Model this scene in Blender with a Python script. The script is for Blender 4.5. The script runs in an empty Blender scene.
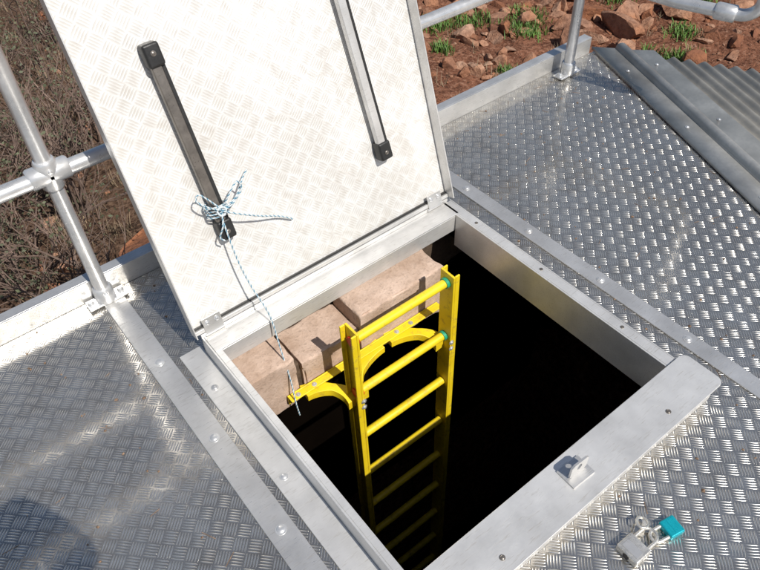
import bpy, bmesh, math, random
from mathutils import Matrix, Vector, noise
random.seed(7)
S=bpy.context.scene
COL=bpy.context.collection
rad=math.radians

# ------------------------------------------------------------------ helpers
def empty(name,loc=(0,0,0),rot=(0,0,0)):
    o=bpy.data.objects.new(name,None); COL.objects.link(o); o.location=loc; o.rotation_euler=rot
    o.empty_display_size=.1
    return o
def mk(name,verts,faces,mat,parent=None,smooth=False,bevel=0,seg=2):
    me=bpy.data.meshes.new(name); me.from_pydata([tuple(v) for v in verts],[],faces); me.update()
    o=bpy.data.objects.new(name,me); COL.objects.link(o)
    if mat: me.materials.append(mat)
    if parent: o.parent=parent
    if smooth:
        for p in me.polygons: p.use_smooth=True
    if bevel:
        b=o.modifiers.new('b','BEVEL'); b.width=bevel; b.segments=seg; b.limit_method='ANGLE'; b.angle_limit=rad(40)
        for p in me.polygons: p.use_smooth=True
        w=o.modifiers.new('w','WEIGHTED_NORMAL'); w.keep_sharp=False
    return o
class G:
    def __init__(s): s.v=[]; s.f=[]
    def box(s,x0,x1,y0,y1,z0,z1,M=None):
        n=len(s.v)
        vs=[Vector(p) for p in ((x0,y0,z0),(x1,y0,z0),(x1,y1,z0),(x0,y1,z0),(x0,y0,z1),(x1,y0,z1),(x1,y1,z1),(x0,y1,z1))]
        if M: vs=[M@v for v in vs]
        s.v+=vs; s.f+=[tuple(n+i for i in q) for q in ((3,2,1,0),(4,5,6,7),(0,1,5,4),(1,2,6,5),(2,3,7,6),(3,0,4,7))]
        return s
    def tube(s,pts,r,k=16,cap=True):
        pts=[Vector(p) for p in pts]; n0=len(s.v); m=len(pts)
        rs=r if isinstance(r,(list,tuple)) else [r]*m
        t=(pts[1]-pts[0]).normalized()
        a=t.orthogonal().normalized()
        for i,p in enumerate(pts):
            if i==0: t=(pts[1]-pts[0])
            elif i==m-1: t=pts[-1]-pts[-2]
            else: t=(pts[i+1]-pts[i]).normalized()+(pts[i]-pts[i-1]).normalized()
            t=t.normalized() if t.length>1e-9 else Vector((0,0,1))
            a=(a-t*a.dot(t)); a=a.normalized() if a.length>1e-6 else t.orthogonal().normalized()
            b=t.cross(a)
            for j in range(k):
                th=2*math.pi*j/k
                s.v.append(p+(a*math.cos(th)+b*math.sin(th))*rs[i])
        for i in range(m-1):
            for j in range(k):
                A=n0+i*k+j; B=n0+i*k+(j+1)%k
                s.f.append((A,B,B+k,A+k))
        if cap:
            s.f.append(tuple(n0+j for j in reversed(range(k)))); s.f.append(tuple(n0+(m-1)*k+j for j in range(k)))
        return s
    def bolt(s,x,y,z,r=.011,h=.006,M=None):
        n=len(s.v);k=14
        prof=[(r*1.35,0),(r*1.35,.0015),(r,.0018),(r*.95,h*.55),(r*.65,h*.9),(0.001,h)]
        for (q,zz) in prof:
            for j in range(k):
                th=2*math.pi*j/k; v=Vector((x+q*math.cos(th),y+q*math.sin(th),z+zz))
                s.v.append(M@v if M else v)
        for i in range(len(prof)-1):
            for j in range(k):
                A=n+i*k+j;B=n+i*k+(j+1)%k; s.f.append((A,B,B+k,A+k))
        s.f.append(tuple(n+(len(prof)-1)*k+j for j in range(k)))
        return s
    def make(s,name,mat,parent=None,**k): return mk(name,s.v,s.f,mat,parent,**k)
def autosmooth(o,ang=40):
    for p in o.data.polygons: p.use_smooth=True
    bm=bmesh.new(); bm.from_mesh(o.data)
    for e in bm.edges:
        if len(e.link_faces)==2 and e.calc_face_angle(0)>rad(ang): e.smooth=False
    bm.to_mesh(o.data); bm.free()
    return o

# ------------------------------------------------------------------ material helpers
class N:
    def __init__(s,name):
        s.m=bpy.data.materials.new(name); s.m.use_nodes=True; s.t=s.m.node_tree
        s.b=s.t.nodes['Principled BSDF']; s.tc=s.t.nodes.new('ShaderNodeTexCoord')
    def n(s,ty,**k):
        x=s.t.nodes.new(ty)
        for a,b in k.items(): setattr(x,a,b)
        return x
    def l(s,a,b): s.t.links.new(a,b)
    def val(s,sock,v):
        if hasattr(v,'is_output'): s.l(v,sock)
        else: sock.default_value=v
    def math(s,op,a,b=None,c=None,clamp=False):
        x=s.n('ShaderNodeMath',operation=op); x.use_clamp=clamp
        s.val(x.inputs[0],a)
        if b is not None: s.val(x.inputs[1],b)
        if c is not None: s.val(x.inputs[2],c)
        return x.outputs[0]
    def mix(s,f,a,b):
        x=s.n('ShaderNodeMix',data_type='RGBA'); s.val(x.inputs[0],f)
        for i,c in ((6,a),(7,b)):
            if hasattr(c,'is_output'): s.l(c,x.inputs[i])
            else: x.inputs[i].default_value=(*c,1)
        return x.outputs[2]
    def noise(s,scale,detail=3,rough=.55,coord=None,dist=0,vec=None):
        x=s.n('ShaderNodeTexNoise'); x.inputs['Scale'].default_value=scale; x.inputs['Detail'].default_value=detail
        x.inputs['Roughness'].default_value=rough; x.inputs['Distortion'].default_value=dist
        c=coord or s.tc.outputs['Object']
        if vec:
            mp=s.n('ShaderNodeMapping'); mp.inputs['Scale'].default_value=vec; s.l(c,mp.inputs[0]); c=mp.outputs[0]
        s.l(c,x.inputs['Vector']); return x.outputs['Fac']
    def ramp(s,f,lo,hi,a=0,b=1):
        x=s.n('ShaderNodeMapRange'); s.l(f,x.inputs[0])
        for i,v in zip((1,2,3,4),(lo,hi,a,b)): x.inputs[i].default_value=v
        return x.outputs[0]
    def bump(s,h,dist,strength=1,prev=None):
        x=s.n('ShaderNodeBump'); x.inputs['Strength'].default_value=strength; x.inputs['Distance'].default_value=dist
        s.l(h,x.inputs['Height'])
        if prev: s.l(prev,x.inputs['Normal'])
        return x.outputs[0]
    def set(s,**k):
        for a,v in k.items():
            a={'base':'Base Color','rough':'Roughness','metal':'Metallic','normal':'Normal','spec':'Specular IOR Level'}[a]
            if isinstance(v,tuple): v=(*v,1)
            s.val(s.b.inputs[a],v)
        return s.m
    def tread(s,p,pw=.6,bw=.36,wob=0):
        sx=s.n('ShaderNodeSeparateXYZ'); s.l(s.tc.outputs['Object'],sx.inputs[0])
        k=1/(math.sqrt(2)*p); x,y=sx.outputs[0],sx.outputs[1]
        X=s.math('MULTIPLY',s.math('ADD',x,y),k); Y=s.math('MULTIPLY',s.math('SUBTRACT',x,y),k)
        fx=s.math('SUBTRACT',s.math('FRACT',X),.5); fy=s.math('SUBTRACT',s.math('FRACT',Y),.5)
        par=s.math('MULTIPLY',s.math('FRACT',s.math('MULTIPLY',s.math('ADD',s.math('FLOOR',X),s.math('FLOOR',Y)),.5)),2)
        d=s.math('SUBTRACT',fy,fx)
        a=s.math('MULTIPLY_ADD',d,par,fx); b=s.math('SUBTRACT',s.math('ADD',fx,fy),a)
        q=s.math('SUBTRACT',s.math('FRACT',s.math('MULTIPLY_ADD',b,5.0,.5)),.5)
        q=s.math('POWER',s.math('ABSOLUTE',s.math('DIVIDE',q,bw)),2); a=s.math('POWER',s.math('ABSOLUTE',s.math('DIVIDE',a,.46)),2)
        h=s.math('SUBTRACT',s.math('SUBTRACT',1,q),a,clamp=True)
        return s.math('POWER',h,pw)

def m_tread():
    s=N('aluminium_treadplate'); h=s.tread(.034,.6,.33)
    big=s.noise(2.2,4,.6); mid=s.noise(11,4,.65); patch=s.noise(4.5,5,.7,dist=.8)
    dirt=s.ramp(mid,.42,.70,0,1)
    c=s.mix(s.ramp(big,.3,.7,0,1),(.50,.475,.435),(.66,.635,.59))
    c=s.mix(s.math('MULTIPLY',dirt,.5),c,(.29,.25,.21))
    c=s.mix(s.ramp(patch,.56,.68,0,.35),c,(.30,.25,.20))
    c=s.mix(s.math('MULTIPLY',h,.55),c,(.88,.86,.82))
    r=s.math('ADD',s.ramp(big,.3,.7,.08,.15),s.math('MULTIPLY',dirt,.10))
    r=s.math('ADD',r,s.math('MULTIPLY',h,.10))
    nb=s.bump(big,.004,.5); nb=s.bump(mid,.0012,.5,nb)
    nb=s.bump(h,.0015,1,nb)
    return s.set(base=c,rough=r,metal=.86,normal=nb)
def m_alu(name,base=.68,rough=.38,metal=.8,tint=(1,.985,.96)):
    s=N(name); a=s.noise(7,4,.6); b=s.noise(30,3,.6,vec=(1,8,8)); f=s.noise(250,1)
    c=s.mix(s.ramp(a,.3,.7),tuple(base*.78*t for t in tint),tuple(min(1,base*1.1*t) for t in tint))
    c=s.mix(s.ramp(b,.56,.75,0,.55),c,(base*.5,base*.46,base*.41))
    return s.set(base=c,rough=s.ramp(b,.2,.8,rough-.08,rough+.12),metal=metal,normal=s.bump(f,.0003,.4))
def m_galv(name='galvanised_steel',base=.55,metal=.4,tint=(1,1,1),rough=.42):
    s=N(name); v=s.n('ShaderNodeTexVoronoi'); v.inputs['Scale'].default_value=90; s.l(s.tc.outputs['Object'],v.inputs['Vector'])
    a=s.noise(9,4,.6); b=s.noise(2.5,3,.6)
    c=s.mix(s.ramp(a,.3,.7),tuple(base*.78*t for t in tint),tuple(base*1.15*t for t in tint))
    sp=s.n('ShaderNodeSeparateColor'); s.l(v.outputs['Color'],sp.inputs[0])
    c=s.mix(s.math('MULTIPLY',sp.outputs[0],.25),c,(base*.6,base*.62,base*.65))
    c=s.mix(s.ramp(b,.5,.75,0,.35),c,(base*.6,base*.54,base*.45))
    return s.set(base=c,rough=s.ramp(a,.3,.7,rough-.06,rough+.08),metal=metal)
def m_plain(name,col,rough=.5,metal=0,var=.25,scale=30,bump=.0004,spec=.5):
    s=N(name); a=s.noise(scale,3,.6); b=s.noise(scale*8,2)
    c=s.mix(s.ramp(a,.3,.7),tuple(x*(1-var) for x in col),tuple(min(1,x*(1+var)) for x in col))
    return s.set(base=c,rough=s.ramp(b,.2,.8,max(0.05,rough-.1),min(1,rough+.1)),metal=metal,normal=s.bump(b,bump,.6),spec=spec)
def m_yel():
    s=N('yellow_fibreglass'); a=s.noise(12,3); b=s.noise(40,4,.7)
    c=s.mix(s.ramp(a,.3,.7),(.74,.53,.012),(.84,.63,.02)); c=s.mix(s.ramp(b,.54,.70,0,.65),c,(.36,.24,.05))
    return s.set(base=c,rough=s.ramp(b,.3,.7,.35,.55))
def m_lid():
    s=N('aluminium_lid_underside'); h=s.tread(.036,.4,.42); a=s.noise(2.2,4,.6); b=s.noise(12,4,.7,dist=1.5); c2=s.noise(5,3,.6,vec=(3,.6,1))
    c=s.mix(s.ramp(a,.35,.68),(.92,.92,.91),(.76,.75,.725))
    c=s.mix(s.math('MULTIPLY',s.ramp(b,.46,.75),.5),c,(.54,.48,.41))
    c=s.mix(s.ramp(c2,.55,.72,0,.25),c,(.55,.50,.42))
    c=s.mix(s.math('MULTIPLY',h,s.ramp(a,.3,.65,.18,.46)),c,(.52,.47,.40))
    return s.set(base=c,rough=.36,metal=.32,normal=s.bump(h,-.0005,.8))
def m_concrete(name,c1,c2,sc=8):
    s=N(name); a=s.noise(sc,5,.65); b=s.noise(sc*9,4,.7); v=s.noise(sc*30,2)
    c=s.mix(s.ramp(a,.35,.68),c1,c2); c=s.mix(s.math('MULTIPLY',s.ramp(b,.52,.7),.5),c,tuple(x*.5 for x in c1))
    n=s.bump(b,.004,.7); n=s.bump(v,.001,.6,n)
    return s.set(base=c,rough=.9,normal=n)
def m_ground():
    s=N('red_soil'); o=s.tc.outputs['Object']
    a=s.noise(.55,4,.6); b=s.noise(5,5,.7); c2=s.noise(28,4,.7)
    c=s.mix(s.ramp(b,.35,.66),(.105,.042,.025),(.26,.115,.068))
    c=s.mix(s.ramp(c2,.52,.66,0,.7),c,(.35,.20,.135))
    c=s.mix(s.ramp(c2,.36,.46,.8,0),c,(.035,.02,.014))
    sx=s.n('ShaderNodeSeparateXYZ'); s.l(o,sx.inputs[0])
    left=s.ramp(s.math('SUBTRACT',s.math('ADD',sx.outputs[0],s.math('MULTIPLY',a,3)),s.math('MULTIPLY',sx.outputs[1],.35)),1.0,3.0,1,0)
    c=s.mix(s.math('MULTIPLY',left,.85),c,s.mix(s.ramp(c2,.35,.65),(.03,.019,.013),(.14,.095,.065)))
    n=s.bump(b,.05,.8); n=s.bump(c2,.025,.9,n)
    return s.set(base=c,rough=.95,normal=n,spec=.1)
def m_rock():
    s=N('orange_rock'); a=s.noise(2.2,3,.6); b=s.noise(14,5,.7)
    at=s.n('ShaderNodeAttribute'); at.attribute_name='tone'
    t=at.outputs['Fac']
    c=s.mix(t,(.20,.08,.045),(.52,.33,.23)); c=s.mix(s.ramp(a,.4,.62,0,.55),c,(.44,.18,.08))
    c=s.mix(s.ramp(b,.42,.68,0,.75),c,(.13,.06,.038))
    return s.set(base=c,rough=.88,normal=s.bump(b,.03,1),spec=.2)

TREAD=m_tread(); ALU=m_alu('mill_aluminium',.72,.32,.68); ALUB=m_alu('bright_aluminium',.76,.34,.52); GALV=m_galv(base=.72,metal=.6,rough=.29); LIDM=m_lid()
FLASH=m_galv('galvanised_flashing',.46,.45,(1,.99,.95)); GALV2=m_galv('weathered_roof_sheet',.44,.25,(1,.94,.82))
BLACK=m_plain('black_plastic',(.02,.02,.02),.45); DARKBAR=m_plain('dark_grey_metal',(.20,.18,.16),.34,.6)
YEL=m_yel(); RED=m_plain('red_plastic',(.55,.03,.02),.4); GRN=m_plain('green_plastic',(.02,.28,.16),.4)
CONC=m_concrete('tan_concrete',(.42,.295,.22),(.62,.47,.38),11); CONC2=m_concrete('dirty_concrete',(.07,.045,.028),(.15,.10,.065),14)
CONC3=m_concrete('tank_concrete',(.22,.2,.17),(.32,.29,.25),2); VOID=m_plain('painted_pit_darkness',(.004,.0028,.002),1,0,.3,3,spec=0)  # VOID: near-black colour painted in for the unlit depth of the pit
STEEL=m_plain('lock_steel',(.74,.71,.65),.28,.7); TEAL=m_plain('teal_anodised',(.01,.40,.48),.3,.4,.1)
GROUND=m_ground(); ROCK=m_rock(); TWIG=m_plain('dry_twig',(.18,.125,.10),.85,0,.4,3); LEAF=m_plain('grey_green_leaf',(.085,.095,.05),.7,0,.5,2); GRASS=m_plain('green_weed',(.10,.19,.035),.6,0,.4,3)
STRAW=m_plain('dry_grass',(.24,.175,.11),.8,0,.45,3)

# ------------------------------------------------------------------ platform
pf=empty('metal_platform')
def panel(name,poly,z1=0,t=.004,mat=TREAD):
    n=len(poly); v=[(x,y,z1-t) for x,y in poly]+[(x,y,z1) for x,y in poly]
    f=[tuple(reversed(range(n))),tuple(range(n,2*n))]+[(i,(i+1)%n,n+(i+1)%n,n+i) for i in range(n)]
    return mk(name,v,f,mat,pf)
YB=.445
panel('sheet_1',[(-3,-2.2),(-.127,-2.2),(-.127,YB),(-3,YB)])
panel('sheet_2',[(-.123,-2.2),(-.02,-2.2),(-.02,YB),(-.123,YB)])
panel('sheet_3',[(-.0198,.02),(1.07,.02),(1.07,YB),(-.0198,YB)])
panel('sheet_4',[(-.0198,-2.2),(1.07,-2.2),(1.07,-.9002),(-.0198,-.9002)])
panel('sheet_5',[(.93,-.90),(1.07,-.90),(1.07,.0198),(.93,.0198)])
def fx(y,o=0): return 2.20+(y-.46)*.4234+o
panel('sheet_6',[(1.074,-2.2),(fx(-2.2,.06),-2.2),(fx(YB,.06),YB),(1.074,YB)])
g=G(); g.box(-.158,-.092,-2.2,.44,.0005,.0055); g.box(1.052,1.108,-2.2,.44,.0005,.0055)
g.make('joint_strips',ALU,pf,bevel=.0012)
g=G()
for y in (.08,-.24,-.56,-.88,-1.2): g.bolt(-.125,y,.0055,.0105,.006)
for y in (.40,.09,-.21,-.51,-.82,-1.13): g.bolt(1.08,y,.0055,.0095,.006)
for x,y in ((-.045,-.45),(-.045,-.80),(-.045,-.1)): g.bolt(x,y,.006,.008,.005)
autosmooth(g.make('bolts',GALV,pf),30)
g=G(); g.box(-3,2.17,.447,.453,-.05,.075); g.box(-3,2.17,.4535,.49,.069,.075)
g.make('toe_board',ALU,pf,bevel=.001)

# ------------------------------------------------------------------ hatch
ha=empty('access_hatch')
fr=G()
fr.box(-.072,-.003,-.93,.06,.001,.006)
fr.box(-.003,.003,-.90,.03,-.06,.070)
fr.box(.003,.022,-.86,-.045,.064,.070)
fr.box(.0035,.915,-.045,.022,.064,.070)
fr.box(.0035,.915,-.045,-.039,.002,.0635)
fr.box(-.003,.925,.0225,.028,.0065,.082)
fr.box(.905,.936,-.86,.022,.064,.070)
fr.box(.899,.9045,-.86,-.0455,-.065,.070)
fr.box(.9365,.941,-.90,.028,.001,.070)
fr.box(.9415,.975,-.92,.05,.001,.006)
fr.make('kerb_frame',ALUB,ha,bevel=.0015)
def flange():
    x0,x1,y0,y1=-.003,.968,-.985,-.862; r=.022
    pts=[(x0,y0)]
    for i in range(7):
        a=-math.pi/2+math.pi/2*i/6; pts.append((x1-r+r*math.cos(a),y0+r+r*math.sin(a)))
    for i in range(7):
        a=math.pi/2*i/6; pts.append((x1-r+r*math.cos(a),y1-r+r*math.sin(a)))
    pts.append((x0,y1)); n=len(pts)
    v=[(x,y,.071) for x,y in pts]+[(x,y,.077) for x,y in pts]
    f=[tuple(reversed(range(n))),tuple(range(n,2*n))]+[(i,(i+1)%n,n+(i+1)%n,n+i) for i in range(n)]
    return mk('kerb_flange',v,f,ALUB,ha,bevel=.0015)
flange()
g=G(); g.box(.0035,.9,-.868,-.8625,-.06,.0705); g.box(.002,.952,-.974,-.968,.001,.0705); g.box(.9465,.9525,-.9675,-.905,.001,.0705)
g.make('kerb_web',ALUB,ha,bevel=.0012)
g=G()
for x,y in ((.78,-.95),(.20,-.95)): g.bolt(x,y,.077,.005,.003)
for y in (-.12,-.4,-.7): g.bolt(.921,y,.070,.004,.002)
autosmooth(g.make('kerb_rivets',DARKBAR,ha),30)
def latch():
    g=G(); g.box(-.028,.028,-.02,.025,0,.004)
    k=20; n=len(g.v); w,hh=.022,.042
    outer=[];inner=[]
    for j in range(k):
        a=2*math.pi*j/k; c,s_=math.cos(a),math.sin(a); m=max(abs(c)/w,abs(s_)/(hh/2)); outer.append((c/m,s_/m+hh/2+.004)); inner.append((.006*c,.009*s_+.028))
    for y in (-.002,.002):
        for p in outer: g.v.append(Vector((p[0],y,p[1])))
        for p in inner: g.v.append(Vector((p[0],y,p[1])))
    for j in range(k):
        q=(j+1)%k
        g.f.append((n+j,n+q,n+k+q,n+k+j)); g.f.append((n+2*k+q,n+2*k+j,n+3*k+j,n+3*k+q))
        g.f.append((n+q,n+j,n+2*k+j,n+2*k+q)); g.f.append((n+k+j,n+k+q,n+3*k+q,n+3*k+j))
    o=g.make('latch_tab',ALU,ha); o.location=(.475,-.918,.0775); o.rotation_euler=(0,0,rad(-2)); o.scale=(1.25,1.2,1.2)
latch()
lid=empty('lid',(0,.035,.086)); lid.parent=ha
lid.rotation_euler=(rad(90-18),0,0)
L1=1.03
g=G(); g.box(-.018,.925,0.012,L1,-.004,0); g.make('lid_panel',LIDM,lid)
g=G(); g.box(-.022,-.0185,0.0,L1,-.006,.036); g.box(.9255,.9300,0.0,L1,-.006,.042); g.box(-.018,.925,L1+.0005,L1+.005,-.006,.042)
g.box(-.018,.925,0.0,.0115,-.006,.016)
g.make('lid_edge_angles',ALUB,lid,bevel=.001)
g=G()
g.box(.9305,.937,.0,L1,-.004,.030); g.box(-.016,.923,.012,.018,.0005,.008); g.make('edge_seal',BLACK,lid)
def hinge(x):
    g=G(); g.tube([(x-.03,-.010,.008),(x+.03,-.010,.008)],.008,14); g.box(x-.028,x+.028,-.004,.04,.0165,.0205) 
    return g
g=hinge(.04); g2=hinge(.865); n=len(g.v); g.v+=g2.v; g.f+=[tuple(n+i for i in f) for f in g2.f]
autosmooth(g.make('hinges',ALU,lid))
g=G()
for x in (.025,.055,.85,.88): g.bolt(x,.025,.0205,.006,.004)
autosmooth(g.make('hinge_bolts',GALV,lid),30)
def stay(x0,y0,x1,y1,nm,main,strip):
    d=Vector((x1-x0,y1-y0,0)); L=d.length; a=math.atan2(-d.x,d.y)
    M=Matrix.Translation((x0,y0,0))@Matrix.Rotation(a,4,'Z')
    G().box(-.016,.010,.03,L-.03,.014,.034,M).make(nm+'_bar',main,lid,bevel=.003)
    G().box(.0105,.020,.03,L-.03,.012,.030,M).make(nm+'_channel',strip,lid,bevel=.001)
    g=G(); g.box(-.021,.022,-.012,.045,.0005,.040,M); g.box(-.021,.022,L-.045,L+.012,.0005,.040,M)
    g.make(nm+'_end_caps',BLACK,lid,bevel=.007)
    g=G(); g.bolt(0,.012,.040,.005,.003,M); g.bolt(0,L-.012,.040,.005,.003,M); autosmooth(g.make(nm+'_screws',DARKBAR,lid),30)
stay(.17,.24,.155,.745,'stay_left',DARKBAR,BLACK)
stay(.715,.24,.69,.80,'stay_right',ALUB,BLACK)

# ------------------------------------------------------------------ ladder
la=empty('ladder')
RL,RR,YL=.335,.700,-.228
def rail(x,top,sgn):
    g=G(); g.box(x-.004,x+.004,YL-.030,YL+.030,-3.4,top)
    g.box(min(x+sgn*.0045,x+sgn*.022),max(x+sgn*.0045,x+sgn*.022),YL-.030,YL-.024,-3.4,top)
    g.box(min(x+sgn*.0045,x+sgn*.022),max(x+sgn*.0045,x+sgn*.022),YL+.024,YL+.030,-3.4,top)
    return g.make('stile_%d'%(1 if sgn<0 else 2),YEL,la,bevel=.002)
rail(RL,.082,-1); rail(RR,.068,1)
g=G(); gr=G(); gg=G()
for i in range(13):
    z=.030-.25*i
    g.tube([(RL+.006,YL,z),(RR-.006,YL,z)],.0145,16)
    if i<2:
        gr.tube([(RL-.010,YL,z),(RL+.014,YL,z)],.0180,16); gg.tube([(RR-.016,YL,z),(RR+.010,YL,z)],.0180,16)
autosmooth(g.make('rungs',YEL,la)); autosmooth(gr.make('rung_ferrules',RED,la)); autosmooth(gg.make('rung_ferrules_2',GRN,la))
g=G(); g.box(.15,.76,-.122,-.116,-.235,-.195); g.box(.15,.76,-.146,-.1225,-.201,-.195)
g.make('wall_angle',YEL,la,bevel=.002)
def arc(x0,y0,x1,y1,nm):
    g=G(); n=14; pts=[]
    for i in range(n+1):
        t=i/n
        x=x0+(x1-x0)*(math.sin(t*math.pi/2)); y=y0+(y1-y0)*(1-math.cos(t*math.pi/2)); pts.append((x,y))
    zt,zb=-.196,-.252
    for i,(x,y) in enumerate(pts):
        t=i/n; w=.014+.012*abs(2*t-1)
        if i==0: tx,ty=pts[1][0]-x,pts[1][1]-y
        elif i==n: tx,ty=x-pts[-2][0],y-pts[-2][1]
        else: tx,ty=pts[i+1][0]-pts[i-1][0],pts[i+1][1]-pts[i-1][1]
        l=math.hypot(tx,ty); nx,ny=-ty/l,tx/l
        g.v+=[Vector((x+nx*w,y+ny*w,zt-.05*t)),Vector((x-nx*w,y-ny*w,zt-.05*t)),Vector((x-nx*w,y-ny*w,zb-.06*t+.03)),Vector((x+nx*w,y+ny*w,zb-.06*t+.03))]
    for i in range(n):
        for j in range(4):
            a=i*4+j;b=i*4+(j+1)%4; g.f.append((a,b,b+4,a+4))
    g.f+= [(3,2,1,0),tuple(n*4+j for j in range(4))]
    o=g.make(nm,YEL,la,bevel=.002)
arc(.20,-.132,RL-.012,YL,'bracket_arm_1'); arc(RR-.17,-.132,RR-.015,YL,'bracket_arm_2'); 
arc(.50,-.132,RL+.015,YL,'bracket_arm_3')
g=G()
for x in (.2,.3,.45,.6,.72): g.bolt(0,0,0,.008,.007,Matrix.Translation((x,-.1225,-.218))@Matrix.Rotation(rad(90),4,'X'))
for x in (.18,.24,.57,.63): g.bolt(x,-.134,-.195,.006,.006)
for z in (-.235,-.265):
    g.bolt(0,0,0,.007,.006,Matrix.Translation((RL,YL-.031,z))@Matrix.Rotation(rad(90),4,'X')); g.bolt(0,0,0,.007,.006,Matrix.Translation((RR,YL-.031,z))@Matrix.Rotation(rad(90),4,'X'))
autosmooth(g.make('bracket_bolts',GALV,la),30)

# ------------------------------------------------------------------ tank below
tk=empty('concrete_tank')
def rough_box(name,x0,x1,y0,y1,z0,z1,mat,amp=.003,cuts=16,parent=tk,rot=0):
    bm=bmesh.new(); bmesh.ops.create_cube(bm,size=1)
    bmesh.ops.subdivide_edges(bm,edges=bm.edges[:],cuts=cuts,use_grid_fill=True)
    c=Vector(((x0+x1)/2,(y0+y1)/2,(z0+z1)/2)); Rz=Matrix.Rotation(rad(rot),3,'Z')
    for v in bm.verts:
        p=Vector((x0+(v.co.x+.5)*(x1-x0),y0+(v.co.y+.5)*(y1-y0),z0+(v.co.z+.5)*(z1-z0)))
        k=sum(abs(abs(q)-.5)<1e-4 for q in v.co)
        if k>=2:
            dd=(c-p); ch=max(0,.002+.009*noise.noise(p*16))
            for a in range(3):
                if abs(abs(v.co[a])-.5)<1e-4: p[a]+=math.copysign(ch,dd[a])
        p+=noise.noise_vector(p*14)*amp+noise.noise_vector(p*45)*amp*.5
        v.co=c+Rz@(p-c)
    me=bpy.data.meshes.new(name); bm.to_mesh(me); bm.free(); o=bpy.data.objects.new(name,me); COL.objects.link(o); me.materials.append(mat); o.parent=parent
    return autosmooth(o,50)
rough_box('masonry_block_1',.445,.790,-.112,.045,-.262,-.048,CONC,.002,30)
rough_box('masonry_block_2',.225,.441,-.104,.045,-.262,-.110,CONC,.002,24)
rough_box('masonry_block_3',-.15,.200,-.112,.045,-.262,-.055,CONC,.002,24)
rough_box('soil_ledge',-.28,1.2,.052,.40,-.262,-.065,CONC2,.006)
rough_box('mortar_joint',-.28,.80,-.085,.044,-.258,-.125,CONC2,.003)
P=[(-2.8,.42),(2.15,.42),(2.55,-.2),(2.0,-2.1),(-2.8,-2.1)]
def walls(P,z0,z1,off):
    n=len(P); c=Vector((sum(p[0] for p in P)/n,sum(p[1] for p in P)/n))
    Q=[(p[0]-off*(1 if p[0]>c.x else -1),p[1]-off*(1 if p[1]>c.y else -1)) for p in P]
    v=[(x,y,z0) for x,y in Q]+[(x,y,z1) for x,y in Q]
    f=[(i,(i+1)%n,n+(i+1)%n,n+i) for i in range(n)]
    return v,f,n
v,f,n=walls(P,-4,-.075,0); mk('outer_wall',v,f,CONC3,tk)
v,f,n=walls(P,-3.6,-.08,.03); f.append(tuple(range(n))); mk('painted_dark_shell',v,f,VOID,tk)  # inner tank faces and floor, darkness put into their colour
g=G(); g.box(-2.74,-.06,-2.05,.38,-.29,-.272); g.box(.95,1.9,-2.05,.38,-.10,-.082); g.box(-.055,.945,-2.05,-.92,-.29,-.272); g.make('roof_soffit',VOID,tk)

# ------------------------------------------------------------------ corrugated roof + flashing
cr=empty('corrugated_roof')
O=Vector((2.20,.46,0)); dd=Vector((.39,.921,0)).normalized(); nn=Vector((dd.y,-dd.x,0))
def dend(n_): return -.636*n_
def sheet(prof,name,mat,dlen,rot=0):
    v=[];m=len(prof);f=[]
    for (a,z) in prof: v.append(O+nn*a+dd*dend(a)+Vector((0,0,z)))
    for (a,z) in prof: v.append(O+nn*a+dd*(-dlen)+Vector((0,0,z)))
    for i in range(m-1): f.append((i,i+1,m+i+1,m+i))
    o=mk(name,v,f,mat,cr); sd=o.modifiers.new('s','SOLIDIFY'); sd.thickness=.0012; sd.offset=1
    return autosmooth(o,35)
prof=[(0,.004),(0,.016),(.085,.020)]
for i in range(9):
    a=math.pi*i/8; prof.append((.108-.022*math.cos(a),.020+.030*math.sin(a)))
prof+=[(.135,.020),(.225,.030),(.238,.014)]
sheet(prof,'ridge_flashing',FLASH,2.7)
prof=[]
for i in range(0,12*22+1):
    a=.19+.055*i/12; prof.append((a,.004+.010*math.cos(2*math.pi*i/12)-.05*(a-.2)))
sheet(prof,'corrugated_sheet',GALV2,2.7)
g=G()
for a in (.14+.036,.04):
    for k in range(6):
        p=O+nn*a+dd*(-.25-.45*k); g.bolt(p.x,p.y,.0245 if a>.1 else .0185,.006,.005)
autosmooth(g.make('roof_screws',GALV,cr),30)

# ------------------------------------------------------------------ guard rail
gd=empty('guard_rail')
R=.0215
g=G(); YR=.415
posts=[(-2.3,YR),(-.14,YR),(1.95,.385)]
for (x,y) in posts: g.tube([(x,y,.006),(x,y,1.0)],R,24)
for z in (.49,1.0):
    g.tube([(-3.5,YR+.0,z),(1.95,YR-.012,z)],R,24)
zl=.43
loop=[(1.95,.385,zl),(2.0,0,zl),(2.07,-.2,zl)]
for i in range(1,9):
    a=math.pi/2*i/8; loop.append((2.07+.018*math.sin(a),-.2-.06*math.sin(a),zl+.06*(1-math.cos(a))))
loop+=[(2.088,-.26,.94)]
for i in range(1,9):
    a=math.pi/2*i/8; loop.append((2.088-.018*(1-math.cos(a)),-.26+.06*(1-math.cos(a)),.94+.06*math.sin(a)))
loop+=[(2.0,.0,1.0),(1.95,.385,1.0)]
g.tube(loop,R,20)
autosmooth(g.make('tubes',GALV,gd),50)
g=G()
def fitting(c,ax,l=.05):
    a=Vector(c); u=Vector(ax).normalized(); g.tube([a-u*l*.5-u*.006,a-u*l*.5,a+u*l*.5,a+u*l*.5+u*.006],[.026,.030,.030,.026],20)
for (x,y) in posts:
    fitting((x,y,.49),(0,0,1),.075); fitting((x,y,.49),(1,0,0),.10)
    fitting((x,y,1.0),(0,0,1),.06); fitting((x,y,1.0),(1,0,0),.10)
    fitting((x,y,.035),(0,0,1),.045)
fitting((2.055,-.16,zl),(.33,-.95,0),.06)
autosmooth(g.make('tube_fittings',GALV,gd),40)
g=G()
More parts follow.
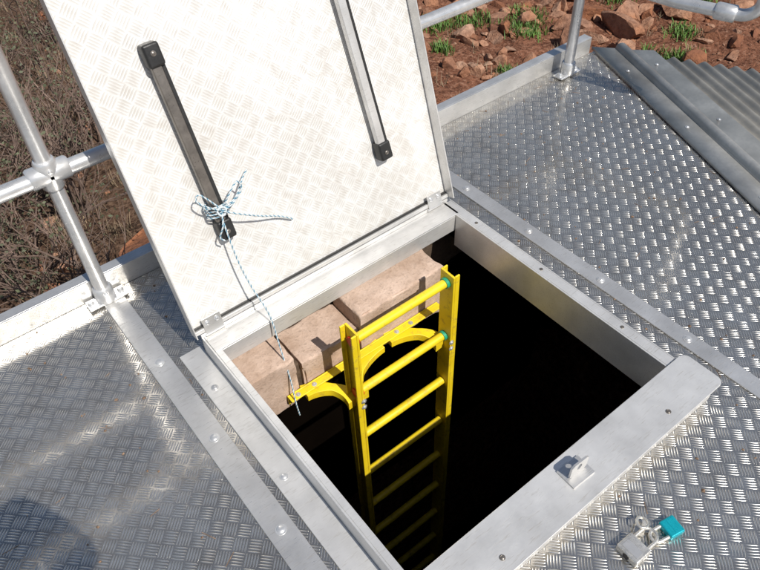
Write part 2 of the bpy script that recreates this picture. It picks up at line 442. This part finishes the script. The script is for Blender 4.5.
for (x,y) in posts:
    g.box(x-.062,x+.062,y-.024,y+.024,.0062,.014)
g.make('post_base_plates',GALV,gd,bevel=.003)
g=G()
for (x,y) in posts:
    g.bolt(x-.048,y,.014,.010,.012); g.bolt(x+.048,y,.014,.010,.012)
    for z in (.49,.035): g.bolt(0,0,0,.006,.006,Matrix.Translation((x,y-.029,z+.02))@Matrix.Rotation(rad(90),4,'X'))
autosmooth(g.make('post_bolts',GALV,gd),30)

# ------------------------------------------------------------------ rope
def rope(ctrl):
    P=[Vector(p) for p in ctrl]; P=[P[0]*2-P[1]]+P+[P[-1]*2-P[-2]]; C=[]
    for i in range(1,len(P)-2):
        n=max(4,int((P[i+1]-P[i]).length/.004))
        for k in range(n):
            t=k/n; a,b,c,d=P[i-1],P[i],P[i+1],P[i+2]
            C.append(.5*((2*b)+(c-a)*t+(2*a-5*b+4*c-d)*t*t+(3*b-a-3*c+d)*t**3))
    C.append(P[-2]); return C
WHT=m_plain('white_cord',(.55,.60,.62),.8,0,.15,200,.0003); BLU=m_plain('blue_cord',(.06,.20,.30),.8,0,.2,200,.0003)
rp=empty('rope')
LM=Matrix.Translation((0,.035,.086))@Matrix.Rotation(rad(72),4,'X')
def lw(x,y,z): return LM@Vector((x,y,z))
K=lw(.17,.31,.045)
ctrls=[[K,lw(.163,.28,.05),Vector((.160,.035,.27)),Vector((.166,.0,.19)),Vector((.178,-.040,.12)),Vector((.180,-.060,.072)),Vector((.176,-.085,-.02)),Vector((.170,-.122,-.12)),Vector((.160,-.149,-.20)),Vector((.163,-.152,-.27))]]
wr=[]
for i in range(40):
    a=2*math.pi*i/10; wr.append(lw(.166+.030*math.cos(a),.30+.0009*i,.024+.024*math.sin(a)))
ctrls.append(wr)
ctrls.append([lw(.17,.315,.046),lw(.135,.345,.06),lw(.115,.37,.055),lw(.13,.38,.05),lw(.165,.33,.05),lw(.17,.315,.05)])
ctrls.append([lw(.17,.315,.046),lw(.20,.355,.065),lw(.232,.375,.06),lw(.24,.35,.055),lw(.20,.322,.055),lw(.17,.315,.05)])
ctrls.append([lw(.17,.315,.05),lw(.22,.335,.05),lw(.26,.365,.03),lw(.285,.38,.02)])
ctrls.append([lw(.17,.315,.05),lw(.21,.29,.06),lw(.27,.25,.04),lw(.33,.215,.02),lw(.37,.185,.012)])
ctrls.append([lw(.17,.315,.05),lw(.155,.28,.06),lw(.14,.25,.05),lw(.15,.235,.05)])
g0=G();g1=G()
for c in ctrls:
    C=rope(c)
    for s_ in range(3):
        pts=[];acc=0
        for i,p in enumerate(C):
            t=(C[min(i+1,len(C)-1)]-C[max(i-1,0)]).normalized(); a=t.cross(Vector((.3,.8,.5))).normalized(); b=t.cross(a)
            if i: acc+=(C[i]-C[i-1]).length
            th=acc/.016*2*math.pi+s_*2.094
            pts.append(p+(a*math.cos(th)+b*math.sin(th))*.0013)
        (g1 if s_==0 else g0).tube(pts,.0015,6)
for c in range(3):
    pts=[lw(.17+.012*math.cos(t*.6+c),.315+.012*math.sin(t*.6+c),.048+.006*math.sin(t*1.3+c)) for t in range(12)]
    g0.tube(pts,.003,6)
g0.make('cord_white_strands',WHT,rp,smooth=True); g1.make('cord_blue_strand',BLU,rp,smooth=True)

# ------------------------------------------------------------------ padlocks
def padlock(nm,loc,rz,body,w=.038,h=.034,t=.016,sh=.034,tilt=0):
    e=empty(nm,loc,(0,rad(tilt),rad(rz)))
    g=G(); g.box(-w/2,w/2,-h/2,h/2,0,t); g.make('body',body,e,bevel=.0045,seg=3)
    sr=w*.32; pts=[(-sr,h/2-.004,t/2),(-sr,h/2+sh-sr,t/2)]
    for i in range(1,12):
        a=math.pi-math.pi*i/12; pts.append((sr*math.cos(a),h/2+sh-sr+sr*math.sin(a),t/2))
    pts+=[(sr,h/2+sh-sr,t/2),(sr,h/2-.002,t/2)]
    g=G(); g.tube(pts,.0042,12); autosmooth(g.make('shackle',STEEL,e))
    g=G(); g.tube([(0,-h/2-.001,t/2),(0,-h/2+.002,t/2)],w*.14,14); g.make('keyway',BLACK,e)
    g=G(); g.box(-w*.36,w*.36,-h*.32,h*.1,t,t+.0006); g.make('label_plate',ALU if body is STEEL else body,e)
    return e
padlock('padlock',(.462,-1.106,.001),-92,STEEL,.058,.050,.024,.046)
padlock('padlock',(.572,-1.128,.001),78,TEAL,.044,.040,.020,.038)
e=empty('hasp',(.525,-1.080,.001),(0,0,rad(25)))
g=G(); g.box(-.024,.024,-.012,.012,0,.003); g.make('plate',STEEL,e,bevel=.001)
g=G(); pts=[(.015*math.cos(a*.4),.013*math.sin(a*.4),.015+.009*math.sin(a*.2)) for a in range(17)]; g.tube(pts,.003,10); g.make('ring',STEEL,e,smooth=True)

# ------------------------------------------------------------------ ground
def gz0(x,y):
    p=Vector((x,y,0)); r=math.hypot(x,y)
    h=-1.9+.18*noise.noise(p*.25)+.07*noise.noise(p*.9)+.03*noise.noise(p*3)+.012*noise.noise(p*8)
    if r>14: h+=(r-14)*.04*(1+.6*noise.noise(p*.03))
    return h
def gz(x,y):
    if -2.72<x<2.05 and -2.02<y<.36: return -4.3   # excavation the tank stands in
    return gz0(x,y)
n=280; v=[];f=[]
for j in range(n+1):
    for i in range(n+1):
        u=2*i/n-1; w=2*j/n-1
        x=3+7*u+240*u**7; y=3.5+7*w+240*w**7
        v.append((x,y,gz(x,y)))
for j in range(n):
    for i in range(n): a=j*(n+1)+i; f.append((a,a+1,a+n+2,a+n+1))
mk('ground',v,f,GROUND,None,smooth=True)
def rocks():
    bm=bmesh.new(); lay=bm.verts.layers.float.new('tone')
    def rock(x,y,r,sub):
        t=bmesh.new(); bmesh.ops.create_icosphere(t,subdivisions=sub,radius=1)
        sc=Vector((random.uniform(.7,1.4),random.uniform(.5,1.1),random.uniform(.4,.9))); off=Vector((random.random()*90,random.random()*90,0))
        pl=[(Vector((random.gauss(0,1),random.gauss(0,1),random.gauss(0,1))).normalized(),random.uniform(.3,.75)) for _ in range(11)]
        rz=Matrix.Rotation(random.random()*6.3,3,'Z')@Matrix.Rotation(random.uniform(-.4,.4),3,'X')
        z=gz(x,y)+r*.12; tone=random.random()**1.1
        m={}
        for q in t.verts:
            p=q.co.copy()
            for nrm,dst in pl:
                k=p.dot(nrm)
                if k>dst: p-=nrm*(k-dst)
            p*=1+.10*noise.noise(p*3+off)
            p=Vector((p.x*sc.x,p.y*sc.y,p.z*sc.z))*r; p=rz@p
            nv=bm.verts.new((p.x+x,p.y+y,p.z+z)); nv[lay]=tone; m[q]=nv
        for q in t.faces: bm.faces.new([m[a] for a in q.verts])
        t.free()
    for x,y,r in ((5.6,3.1,.34),(5.95,2.75,.28),(6.3,2.9,.38),(5.7,2.45,.2),(6.7,2.6,.3),(4.6,3.7,.18),(5.0,3.5,.16),(4.1,4.4,.2),(.60,2.75,.34),(.95,2.9,.2),(7.2,3.3,.4),(6.4,3.7,.35),(5.3,2.9,.2),(6.05,3.3,.3),(4.0,3.3,.13)):
        rock(x,y,r,3)
    for _ in range(2600):
        x=random.uniform(2.2,8.5); y=random.uniform(.8,8)
        r=.018+.16*random.random()**4
        rock(x,y,r,2 if r>.05 else 1)
    for _ in range(260):
        x=random.uniform(-3,3); y=random.uniform(1,8); rock(x,y,.02+.10*random.random()**3,1)
    me=bpy.data.meshes.new('rocks'); bm.to_mesh(me); bm.free(); o=bpy.data.objects.new('rocks',me); COL.objects.link(o); me.materials.append(ROCK)
    autosmooth(o,18)
rocks()
def shrub(x,y,h,nst,nleaf,mleaf=LEAF):
    e=empty('dry_shrub',(x,y,gz(x,y)-.03)); g=G(); tips=[]
    def br(p,d,L,r,dep):
        n=4; pts=[p]; q=p.copy(); dv=d.copy()
        for i in range(n):
            dv=(dv+Vector((random.gauss(0,.16),random.gauss(0,.16),random.gauss(.02,.1)))).normalized(); q=q+dv*L/n; pts.append(q.copy())
        g.tube(pts,[r*(1-.12*i) for i in range(n+1)],4,False); tips.append(q)
        if dep>0:
            for k in range(random.randint(2,4)):
                i=random.randint(1,n); a=pts[i]; nd=(dv+Vector((random.gauss(0,.55),random.gauss(0,.55),random.gauss(.15,.3)))).normalized()
                br(a,nd,L*random.uniform(.5,.8),r*.62,dep-1)
    for _ in range(nst):
        a=random.random()*6.28; s_=random.uniform(.05,.6)
        br(Vector((math.cos(a)*.06,math.sin(a)*.06,0)),Vector((math.cos(a)*s_,math.sin(a)*s_,1)).normalized(),h*random.uniform(.35,.55),random.uniform(.006,.013),3)
    g.make('branches',TWIG,e)
    v=[];f=[]
    for _ in range(nleaf):
        t=random.choice(tips)+Vector((random.gauss(0,.035),random.gauss(0,.035),random.gauss(0,.035)))
        a=Vector((random.gauss(0,1),random.gauss(0,1),random.gauss(0,1))).normalized(); b=a.orthogonal().normalized(); l=random.uniform(.015,.034); w=l*.3; k=len(v)
        v+=[t,t+a*l*.5+b*w,t+a*l,t+a*l*.5-b*w]; f.append((k,k+1,k+2,k+3))
    if v: mk('leaves',v,f,mleaf,e)
for a in ((-.25,3.0,1.6,11,1500),(.35,3.5,1.7,11,600),(-.9,2.6,1.5,9,1500),(.1,2.2,1.2,10,250),(.75,4.2,1.6,9,600),(-.3,4.4,1.7,10,1700),(-1.4,3.7,1.6,9,1400),(.2,5.6,1.4,9,1000),(1.2,6.2,1.3,8,800),(3.3,5.4,.7,6,300)): shrub(*a)
def tufts(name,spots,mat,per,h,w,spread):
    v=[];f=[]
    for (x,y,s_) in spots:
        for _ in range(int(per*s_)):
            a=random.random()*6.28; r=spread*s_*random.random()**.5*random.uniform(.5,1.5); bx,by=x+r*math.cos(a),y+r*math.sin(a); z=gz(bx,by)
            hh=h*random.uniform(.4,1.2); a2=random.random()*6.28; lean=random.uniform(.2,.9)*hh; dx,dy=math.cos(a2),math.sin(a2); px,py=-dy*w,dx*w; k=len(v)
            v+=[(bx-px,by-py,z),(bx+px,by+py,z),(bx+dx*lean*.4+px*.8,by+dy*lean*.4+py*.8,z+hh*.6),(bx+dx*lean*.4-px*.8,by+dy*lean*.4-py*.8,z+hh*.6),(bx+dx*lean,by+dy*lean,z+hh)]
            f+=[(k,k+1,k+2,k+3),(k+3,k+2,k+4)]
    mk(name,v,f,mat)
tufts('green_weeds',[(4.9,3.95,1.1),(5.2,3.4,1),(5.45,3.6,.9),(5.75,2.15,1),(6.0,2.0,.8),(4.5,4.1,.8),(6.6,3.3,.9),(3.6,4.0,.5),(7.0,2.5,.6),(4.2,3.6,.5),(5.1,2.6,.5),(4.4,2.9,.4),(3.5,3.3,.5),(6.4,2.3,.7)],GRASS,300,.085,.006,.22)
sp=[(random.uniform(-3,2.2),random.uniform(1.5,8),random.uniform(.4,1)) for _ in range(200)]+[(random.uniform(3,8),random.uniform(1,7),random.uniform(.2,.5)) for _ in range(90)]
tufts('dry_grass',sp,STRAW,50,.12,.003,.18)
v=[];f=[]
for _ in range(420):
    x=random.uniform(-1.3,2.0); y=random.uniform(-1.2,.43)
    if -.08<x<.99 and -1.0<y<.05: continue
    k=len(v); l=random.uniform(.0015,.004); a=random.random()*3.14
    if random.random()<.22: l2=random.uniform(.008,.022); l=.0007
    else: l2=l*random.uniform(.6,1.2)
    c,s_=math.cos(a),math.sin(a)
    for (p,q) in ((-l2,-l),(l2,-l),(l2,l),(-l2,l)): v.append((x+p*c-q*s_,y+p*s_+q*c,.0012))
    v.append((x,y,.0012+max(l,.001)))
    f+=[(k,k+1,k+4),(k+1,k+2,k+4),(k+2,k+3,k+4),(k+3,k,k+4)]
mk('deck_grit',v,f,m_plain('grit',(.22,.14,.09),.9,0,.5,60))

# ------------------------------------------------------------------ person standing outside the frame (casts the shadow at lower left)
def person():
    e=empty('person',(-.655,-1.27,0))
    TOP=m_plain('work_shirt',(.12,.16,.25),.85); PANT=m_plain('work_trousers',(.06,.06,.07),.85); SKIN=m_plain('skin',(.45,.26,.18),.6); HAT=m_plain('hat_felt',(.22,.17,.11),.9)
    def skin(name,vs,es,rs,mat):
        me=bpy.data.meshes.new(name); me.from_pydata(vs,es,[]); o=bpy.data.objects.new(name,me); COL.objects.link(o); o.parent=e; me.materials.append(mat)
        sk=o.modifiers.new('s','SKIN'); me.skin_vertices[0].data[0].use_root=True
        for i,r in enumerate(rs): me.skin_vertices[0].data[i].radius=r if isinstance(r,tuple) else (r,r)
        ss=o.modifiers.new('u','SUBSURF'); ss.levels=2; ss.render_levels=2; sk.use_smooth_shade=True
    skin('torso_and_arms',[(0,0,.95),(0,0,1.15),(0,0,1.36),(0,0,1.47),(-.17,0,1.41),(-.24,.02,1.15),(-.20,.14,.98),(.17,0,1.41),(.23,.02,1.15),(.17,.16,1.02)],
      [(0,1),(1,2),(2,3),(2,4),(4,5),(5,6),(2,7),(7,8),(8,9)],[(.16,.11),(.15,.10),(.16,.11),.06,.065,.047,.036,.065,.047,.036],TOP)
    skin('legs',[(0,0,.92),(-.10,0,.86),(-.11,.01,.48),(-.12,-.01,.09),(.10,0,.86),(.11,.01,.48),(.12,-.01,.09)],[(0,1),(1,2),(2,3),(0,4),(4,5),(5,6)],[(.14,.11),.095,.065,.05,.095,.065,.05],PANT)
    skin('head',[(0,0,1.46),(0,.01,1.55),(0,.02,1.64),(0,.02,1.72),(0,.115,1.63)],[(0,1),(1,2),(2,3),(2,4)],[.055,.06,(.078,.09),.065,.012],SKIN)
    for sx in (-1,1):
        vs=[(.20*sx,.15,.98),(.19*sx,.20,.94)];es=[(0,1)];rs=[.028,.034]
        for k in range(4):
            n=len(vs); o=(k-1.5)*.019; vs+=[((.19)*sx+o,.235,.915),((.19)*sx+o,.26,.885),((.19)*sx+o,.262,.86-.008*(k in(1,2)))]; es+=[(1,n),(n,n+1),(n+1,n+2)]; rs+=[.010,.009,.008]
        n=len(vs); vs+=[(.19*sx-.035*sx,.215,.925),(.19*sx-.045*sx,.24,.90)]; es+=[(1,n),(n,n+1)]; rs+=[.012,.009]
        skin('hand_%d'%(1 if sx<0 else 2),vs,es,rs,SKIN)
        g=G(); g.box(.12*sx-.045,.12*sx+.045,-.09,.18,.002,.075); g.make('boot_%d'%(1 if sx<0 else 2),BLACK,e,bevel=.03,seg=4)
    g=G(); g.tube([(0,.02,1.685),(0,.02,1.69),(0,.02,1.70),(0,.02,1.79),(0,.02,1.81)],[.17,.17,.105,.09,.05],28); autosmooth(g.make('hat',HAT,e))
person()

# ------------------------------------------------------------------ camera
Rm=[[0.7833,-0.4653,0.4123],[-0.6207,-0.548,0.5607],[-0.035,-0.6951,-0.7181]];C=[-.352,-1.308,1.57]
cam=bpy.data.objects.new('Camera',bpy.data.cameras.new('Camera')); COL.objects.link(cam)
cam.data.lens=36*700/760; cam.data.sensor_width=36; cam.data.clip_end=1000; cam.data.clip_start=.02
cam.matrix_world=Matrix([[Rm[i][0],-Rm[i][1],-Rm[i][2],C[i]] for i in range(3)]+[[0,0,0,1]])
S.camera=cam
# ------------------------------------------------------------------ light
el=rad(51); sd=Vector((.10,-1,0)).normalized()*math.cos(el)+Vector((0,0,math.sin(el)))
sun=bpy.data.objects.new('sun',bpy.data.lights.new('sun','SUN')); COL.objects.link(sun)
sun.data.energy=5.0; sun.data.angle=rad(.5); sun.data.color=(1,.96,.89); sun.rotation_euler=sd.to_track_quat('Z','Y').to_euler(); sun.location=(0,0,10)
w=bpy.data.worlds.new('World'); S.world=w; w.use_nodes=True; nt=w.node_tree
sky=nt.nodes.new('ShaderNodeTexSky'); sky.sky_type='NISHITA'; sky.sun_disc=False; sky.sun_elevation=el; sky.sun_rotation=math.atan2(sd.x,sd.y)
nt.links.new(sky.outputs[0],nt.nodes['Background'].inputs[0]); nt.nodes['Background'].inputs[1].default_value=.08
S.view_settings.view_transform='Standard'; S.view_settings.look='None'; S.view_settings.exposure=0
